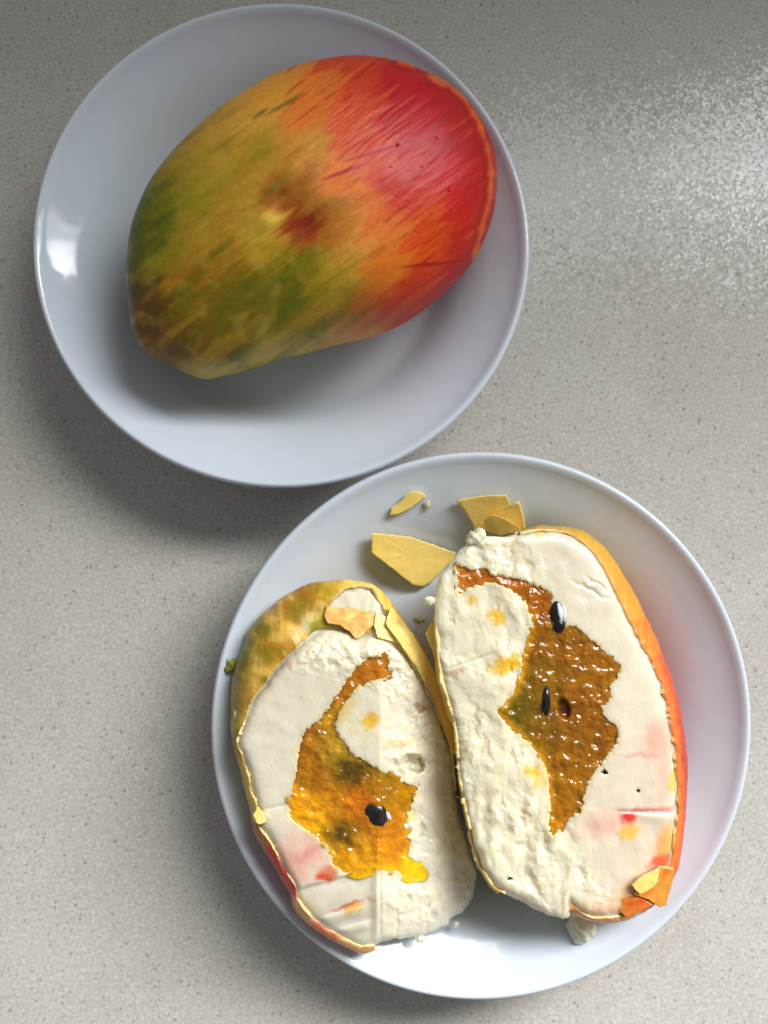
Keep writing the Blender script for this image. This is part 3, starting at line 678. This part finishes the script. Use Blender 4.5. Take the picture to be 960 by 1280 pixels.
    for k, (x, y, s_) in enumerate([(40, 262, .0012), (180, 74, .0020)]):
        ellipsoid('mousse_crumb', at(zx(x), zy(y), zcut_R(np.array(zx(x)), np.array(zy(y)))-0.0012), (s_*1.3, s_, s_), k*0.7, M['mousse'], root, n=16, seed=10+k, lump=0.4, col=(244, 236, 206))
shapes_right()

# ---------------- left half
L2 = lambda l: zpts(l, 270, 690, 2.509)
def zcut_L(px, py):
    q = (px-270)*2.509; r = (py-690)*2.509
    z = 0.0425-0.0000045*(r-650)*0.4
    z = z-0.000072*np.maximum(0, q-515+0.02*(r-600))*(1+0.0006*np.maximum(0, q-515))*0.65      # second cut plane falls away to the right
    z = z-0.0035*sstep(1050, 1260, r)-0.0055*sstep(330, 200, r)
    return z
def shapes_left():
    def zx(x): return 270+x/2.509
    def zy(y): return 690+y/2.509
    K = L2([(66, 590), (86, 540), (106, 480), (150, 415), (200, 350), (245, 302), (290, 264), (338, 236), (400, 240), (440, 258), (490, 256), (540, 276), (588, 310), (616, 345), (648, 405), (684, 470), (710, 530), (732, 590), (744, 640), (754, 740), (774, 840), (797, 920),
            (820, 1000), (815, 1065), (788, 1124), (748, 1153), (700, 1189), (650, 1209), (580, 1219), (530, 1224), (480, 1238), (440, 1232), (385, 1202), (345, 1178), (305, 1150), (262, 1100), (248, 1052), (222, 1010), (190, 950), (165, 905), (137, 862), (130, 815), (115, 760), (95, 680), (78, 630)])
    S = L2([(375, 88), (440, 90), (500, 105), (545, 150), (580, 200), (630, 270), (665, 330), (700, 410), (722, 480), (744, 560), (748, 640), (752, 740), (768, 840), (785, 920), (800, 1000), (795, 1060), (770, 1110), (735, 1140), (700, 1165), (650, 1190), (580, 1208), (530, 1220), (482, 1248), (440, 1246),
            (380, 1218), (340, 1193), (298, 1166), (248, 1112), (232, 1062), (207, 1022), (172, 962), (147, 922), (118, 872), (112, 820), (97, 760), (77, 680), (60, 610), (48, 560), (46, 480), (50, 400), (70, 330), (100, 250), (150, 190), (210, 140), (280, 105), (330, 92)])
    gel = L2([(468, 340), (500, 330), (535, 322), (542, 385), (500, 402), (440, 425), (402, 470), (368, 540), (385, 580), (430, 640), (470, 660), (520, 690), (560, 715), (600, 728), (628, 745), (612, 790), (588, 850), (605, 900), (600, 960), (635, 985), (655, 1015),
              (600, 1025), (570, 1000), (500, 995), (450, 1012), (400, 1000), (370, 975), (350, 920), (310, 890), (270, 860), (235, 830), (228, 790), (245, 740), (255, 680), (260, 620), (278, 572), (330, 518), (380, 455), (408, 410), (430, 378)])
    def relief(px, py):
        q = (px-270)*2.509; r = (py-690)*2.509
        px = px+3.0*noise(px/11, py/11, 211)+1.5*noise(px/4, py/4, 213); py = py+3.0*noise(px/11, py/11, 212)+1.5*noise(px/4, py/4, 214)
        rough = sstep(500, 560, q)*sstep(1240, 1100, r)
        up = sstep(400, 250, r-0.25*(q-300)-30)*sstep(140, 220, q)               # torn edge below the shell at the top
        a = fbm(px/14, py/15, 3, 151, 0.4); rid = 0.3-np.abs(fbm(px/12, py/16, 3, 153, 0.36))
        mod = 0.4+1.1*sstep(-0.35, 0.5, fbm(px/40, py/44, 2, 205))
        rel = rough*(mod*(0.0006*a+0.0006*rid)+0.0009*fbm(px/34, py/40, 2, 207))+up*(0.0007*fbm(px/12, py/9, 3, 155)+0.0004)
        rel = rel+(1-rough)*(1-up)*(0.00014*fbm(px/26, py/26, 2, 157)+0.00003*fbm(px/3, py/12, 3, 159))
        rel = rel-0.0050*spot(px, py, zx(622), zy(662), 14, 10, 0.2, .3)+0.0008*spot(px, py, zx(600), zy(640), 12, 5, -0.4)-0.0020*spot(px, py, zx(640), zy(490), 8, 5, 0.4)
        # steps where the knife dragged across the lower end
        rel = rel-0.0011*sstep(-6, 8, (r-1060)+0.27*(q-240))*sstep(520, 480, q)
        st = (r-1150)+0.28*(q-340); rel = rel+0.0006*sstep(-14, 0, st)*sstep(30, 6, st)*sstep(480, 440, q)
        st2 = (r-1190)+0.28*(q-380); rel = rel+0.0006*sstep(-14, 0, st2)*sstep(30, 6, st2)*sstep(500, 460, q)
        rel = rel-0.0004*np.exp(-((q-516)/5)**2)*sstep(950, 1000, r)-0.0003*np.exp(-((q-568)/4)**2)*sstep(1000, 1040, r)
        rel = rel-0.0004*np.exp(-((r-800)+0.2*(q-180))**2/40)*sstep(250, 210, q)
        rel = rel+0.0008*spot(px, py, zx(140), zy(835), 9, 7)
        base = lin((234, 226, 206))*np.ones(px.shape+(1,)); col = base*np.ones(3)
        col = blend(col, rough*0.5, (244, 236, 212)); col = blend(col, up*0.8, (248, 240, 216))
        col = blend(col, spot(px, py, zx(280), zy(940), 32, 24, 0.6, .7)*0.6, (240, 182, 164)); col = blend(col, spot(px, py, zx(290), zy(945), 16, 8, -0.5, .8)*0.5, (222, 122, 116))
        col = blend(col, spot(px, py, zx(230), zy(985), 14, 30, -0.7, .7)*0.5, (238, 158, 140)); col = blend(col, spot(px, py, zx(352), zy(1008), 12, 9, -0.2, .5)*0.8, (230, 118, 50))
        col = blend(col, spot(px, py, zx(335), zy(1022), 9, 4, -0.1, .5)*0.8, (222, 70, 34)); col = blend(col, spot(px, py, zx(428), zy(1006), 8, 4, -0.4, .5)*0.9, (224, 80, 24))
        col = blend(col, spot(px, py, zx(432), zy(1116), 12, 6, -0.3, .5)*0.85, (240, 190, 96)); col = blend(col, spot(px, py, zx(410), zy(1108), 20, 2.2, -0.35, .6)*0.8, (228, 104, 60))
        col = blend(col, spot(px, py, zx(485), zy(1088), 6, 3, 0.3, .7)*0.5, (232, 132, 108)); col = blend(col, spot(px, py, zx(270), zy(1108), 20, 10, 0.5, .8)*0.4, (226, 196, 120))
        jx = px+3*noise(px/6, py/6, 161); jy = py+3*noise(px/6, py/6, 162)
        for (x, y, rx, ry, ro, m, cc) in [(482, 530, 11, 10, -0.3, .95, (240, 190, 24)), (580, 600, 22, 5, -0.2, .45, (226, 190, 90)), (650, 490, 9, 6, .2, .5, (214, 156, 90)), (615, 830, 7, 6, 0, .6, (236, 214, 90)), (400, 500, 10, 24, .7, .5, (232, 196, 70)), (230, 355, 7, 4, 0, .6, (206, 160, 100)), (460, 560, 22, 14, .4, .25, (246, 232, 150))]:
            col = blend(col, spot(jx, jy, zx(x), zy(y), rx, ry, ro, .5)*m, cc)
        col = blend(col, spot(px, py, zx(140), zy(830), 9, 12, 0, .6)*0.5, (240, 222, 150))
        return rel, col
    A = [(zx(500), zy(360), (186, 106, 14)), (zx(420), zy(420), (182, 104, 12)), (zx(350), zy(510), (186, 128, 16)), (zx(300), zy(590), (170, 104, 12)), (zx(380), zy(610), (178, 132, 30)), (zx(300), zy(690), (166, 100, 6)), (zx(420), zy(690), (112, 78, 6)), (zx(520), zy(730), (160, 104, 4)), (zx(590), zy(760), (172, 110, 6)),
         (zx(260), zy(800), (220, 140, 6)), (zx(290), zy(850), (226, 156, 10)), (zx(380), zy(790), (196, 118, 4)), (zx(450), zy(780), (190, 96, 4)), (zx(560), zy(860), (186, 108, 8)), (zx(400), zy(890), (120, 82, 8)), (zx(440), zy(940), (210, 134, 8)), (zx(540), zy(940), (208, 122, 10)), (zx(480), zy(990), (226, 154, 10)), (zx(620), zy(1010), (232, 176, 12)), (zx(400), zy(970), (218, 140, 10))]
    def gelf(px, py, gs):
        wx = px+6*noise(px/12, py/12, 163); wy = py+6*noise(px/12, py/12, 164)
        col = colfield(wx, wy, A, 13)*1.15*(1+0.25*fbm(px/14, py/14, 2, 223))[..., None]*np.array([0.9, 1.06, 1.0])
        col = blend(col, spot(wx, wy, zx(425), zy(690), 14, 9, .1, .9)*0.7, (60, 46, 6)); col = blend(col, spot(wx, wy, zx(400), zy(892), 10, 7, .1, .9)*0.7, (70, 52, 8))
        q = (px-270)*2.509
        col = blend(col, sstep(-7, 1, gs)*sstep(760, 830, (py-690)*2.509)*0.5, (238, 178, 14))
        col = blend(col, sstep(-6, 1, gs)*sstep(450, 380, q)*sstep(760, 600, (py-690)*2.509)*0.6, (140, 70, 14))
        z = -0.00045+0.0005*fbm(px/18, py/18, 3, 165, 0.5)+0.00009*fbm(px/2.6, py/2.6, 2, 167)
        z = z+0.0007*spot(px, py, zx(330), zy(600), 16, 14, 0, .8)
        return col, z
    patch = np.array(L2([(404, 112), (445, 104), (487, 108), (520, 165), (538, 205), (500, 195), (450, 184), (400, 178), (350, 172), (372, 142)]))
    def keep(sx, sy, i):
        q = (sx-270)*2.509; r = (sy-690)*2.509; nn = 20*noise(sx/8, sy/8, 171)
        hole = (sdist(sx, sy, patch)+1.2*noise(sx/5, sy/5, 173) < 0) & (i < 34)
        gone = (q > 560) & (r > 760+nn)
        gone |= (r > 1150+nn) & (q > 500)
        return ~(hole | gone)
    tint = [(zx(360), zy(110), (206, 166, 56)), (zx(440), zy(95), (236, 200, 96)), (zx(520), zy(130), (238, 204, 98)), (zx(600), zy(240), (240, 206, 100)), (zx(680), zy(400), (236, 200, 92)), (zx(730), zy(540), (228, 178, 72)), (zx(290), zy(130), (176, 120, 30)), (zx(220), zy(160), (186, 138, 42)), (zx(180), zy(210), (214, 170, 72)),
            (zx(250), zy(190), (160, 118, 26)), (zx(310), zy(195), (150, 140, 26)), (zx(220), zy(240), (214, 166, 64)), (zx(140), zy(240), (152, 140, 36)), (zx(110), zy(290), (160, 142, 44)), (zx(160), zy(290), (176, 132, 36)), (zx(200), zy(300), (176, 126, 34)), (zx(90), zy(350), (128, 124, 32)), (zx(120), zy(370), (206, 164, 70)), (zx(60), zy(430), (176, 140, 66)), (zx(80), zy(470), (168, 130, 56)),
            (zx(60), zy(520), (186, 156, 70)), (zx(60), zy(600), (160, 126, 40)), (zx(80), zy(680), (216, 182, 90)), (zx(110), zy(800), (222, 186, 92)), (zx(130), zy(890), (188, 120, 70)), (zx(180), zy(980), (200, 70, 60)), (zx(220), zy(1050), (206, 80, 64)), (zx(260), zy(1120), (236, 170, 120)), (zx(340), zy(1195), (230, 130, 90)), (zx(440), zy(1245), (240, 186, 120))]
    root, gob = build_half(dict(K=K, S=S, c=(zx(440), zy(680)), zcut=zcut_L, zs=lambda x, y: np.minimum(0.0300, zcut_L(x, y)-0.007), drop=lambda x, y: 0.0016+0.0014*sstep(470, 440, x)*sstep(900, 860, y), gel=gel, relief=relief, gelf=gelf, keep=keep, shell_tint=tint, seed=23,
                  fray=lambda x, y: 0.5+1.5*sstep(500, 560, x)*sstep(1000, 1080, y), jag=lambda x, y: 0.9+0*x, name='dessert_half', base=0.36, mottle=True,
                  lip=lambda x, y: 0.0010*sstep(470, 520, x)*sstep(1000, 950, y),
                  label='smaller left-hand half of the cut dessert, green-yellow shell, bright amber filling with black seed'))
    def P(x, y, dz): return at(zx(x), zy(y), zcut_L(np.array(zx(x)), np.array(zy(y)))+dz)
    ellipsoid('seed', P(500, 822, -0.0014), (0.0030, 0.0038, 0.0016), 0.55, M['seed'], gob, seed=7, lump=0.03)
    ellipsoid('mousse_smear', P(540, 828, 0.0002), (0.0007, 0.0011, 0.0007), 0.4, M['mousse'], gob, n=16, seed=8, lump=0.5, col=(236, 232, 224))
    def tf(px, py):
        g = sstep(-0.3, 0.5, fbm(px/9, py/9, 3, 175)); return lin((228, 172, 84))*(1-g[..., None])+lin((242, 212, 130))*g[..., None]
    thin_solid('shell_piece', L2([(345, 170), (400, 176), (455, 184), (505, 194), (492, 232), (470, 250), (442, 276), (420, 250), (385, 228), (350, 224), (338, 200)]), lambda x, y: 0.0392+0.00007*(y-780)+0.00001*(x-430), 0.0012, M['shell'], root, tintf=tf, seed=7)
    thin_solid('shell_piece', L2([(500, 184), (540, 208), (585, 240), (612, 292), (580, 290), (545, 278), (505, 268), (495, 230)]), lambda x, y: 0.0392+0.00006*(y-785)-0.00006*(x-485), 0.0012, M['choc'], root, seed=8)
    thin_solid('shell_piece', L2([(545, 168), (590, 218), (634, 282), (668, 342), (704, 420), (730, 500), (748, 575), (752, 640), (738, 628), (722, 565), (700, 505), (664, 428), (628, 362), (596, 314), (566, 270), (532, 226)]),
               lambda x, y: np.minimum(0.0405, zcut_L(x, y)+0.0012)-0.00006*(x-530)+0.00002*(y-850), 0.0016, M['choc'], root, seed=11, jag=1.0)
    thin_solid('shell_piece', L2([(52, 560), (60, 500), (92, 490), (88, 520), (70, 562), (66, 592)]), lambda x, y: 0.0385+0.0*(x), 0.0012, M['choc'], root, seed=9, jag=1.2)
    thin_solid('shell_piece', L2([(116, 826), (128, 800), (150, 822), (158, 846), (132, 856)]), lambda x, y: 0.0428+0.0*(x), 0.0012, M['choc'], root, seed=10, jag=1.2)
    for k, (x, y, s_) in enumerate([(640, 1212, .0010), (752, 1168, .0008)]):
        ellipsoid('mousse_crumb', P(x, y, -0.0018), (s_*1.4, s_, s_), k*0.8, M['mousse'], root, n=16, seed=20+k, lump=0.4, col=(240, 232, 206))
shapes_left()

# ------------------------------------------------------------------ loose bits on the larger plate
D4 = lambda l: zpts(l, 440, 590, 3.4286)
def loose():
    def rest(name, label, poly, zf, th, seed, mat='choc', tintf=None):
        p = np.array(D4(poly)); zc = np.full(len(p), 0.015)
        for it in range(4):                                     # plane that rests on the dish under the piece
            Q = at(p[:, 0], p[:, 1], zc); h = plate_z(Q[:, 0], Q[:, 1], PLATE2)+th
            A_ = np.stack([p[:, 0]-p[:, 0].mean(), p[:, 1]-p[:, 1].mean(), np.ones(len(p))], -1)
            co = np.linalg.lstsq(A_, h, rcond=None)[0]; off = (h-A_@co).max(); zc = A_@co+off
        mx, my = p[:, 0].mean(), p[:, 1].mean()
        o = thin_solid(name, D4(poly), lambda x, y: co[0]*(x-mx)+co[1]*(y-my)+co[2]+off*0.6+zf(x-mx, y-my), th, M[mat], None, seed=seed, tintf=tintf, jag=0.8)
        tag(o, label, 'chocolate shard' if name == 'chocolate_shard' else 'crumb', 'broken shell bits on the larger plate')
    rest('chocolate_shard', 'large flat yellow chocolate shard between the two cut halves', [(84, 262), (130, 266), (180, 269), (255, 279), (350, 312), (446, 346), (440, 372), (390, 420), (345, 468), (300, 494), (255, 480), (170, 412), (84, 346)],
         lambda x, y: 0.0004-0.00003*x+0.00002*y+3.5e-7*(x*x+y*y), 0.0020, 31)
    rest('chocolate_shard', 'tiny yellow chocolate splinter with a green edge, topmost on the larger plate', [(160, 184), (170, 152), (212, 124), (236, 92), (256, 82), (300, 86), (318, 106), (270, 140), (230, 166), (190, 184)],
         lambda x, y: 0.0002+0*x, 0.0020, 33)
    rest('chocolate_shard', 'notched yellow chocolate shard behind the top of the right-hand half', [(449, 122), (520, 108), (600, 98), (662, 100), (686, 152), (716, 125), (732, 175), (746, 244), (700, 246), (640, 240), (590, 240), (552, 266), (524, 264), (516, 222), (484, 166)],
         lambda x, y: 0.0002+4e-7*(x*x+y*y), 0.0018, 35)
    rest('chocolate_shard', 'small curved yellow chocolate shard leaning on the notched one', [(568, 206), (598, 182), (650, 196), (696, 222), (732, 246), (690, 262), (632, 272), (574, 252)],
         lambda x, y: 0.0042-0.00012*(x/8)**2, 0.0018, 37)
    def crumb(label, px, py, r, col, z, seed):
        p = at(px, py, z); zz = float(plate_z(p[0], p[1], PLATE2))
        p = at(px, py, zz+r*0.6)
        o = ellipsoid('crumb', p, (r*1.5, r, r*0.7), seed, M['mousse'], None, n=12, lump=0.9, seed=40+seed, col=col)
        tag(o, label, 'crumb', 'broken shell bits on the larger plate')
    crumb('green crumb on the plate wall beside the left-hand half', 288, 831, 0.0011, (150, 150, 60), 0.018, 1)
    crumb('pale crumb to the right of the tiny splinter', 534, 631, 0.0008, (226, 212, 170), 0.009, 2)
    crumb('pale yellow crumb below the large flat shard', 524, 775, 0.0008, (220, 200, 130), 0.008, 3)
loose()
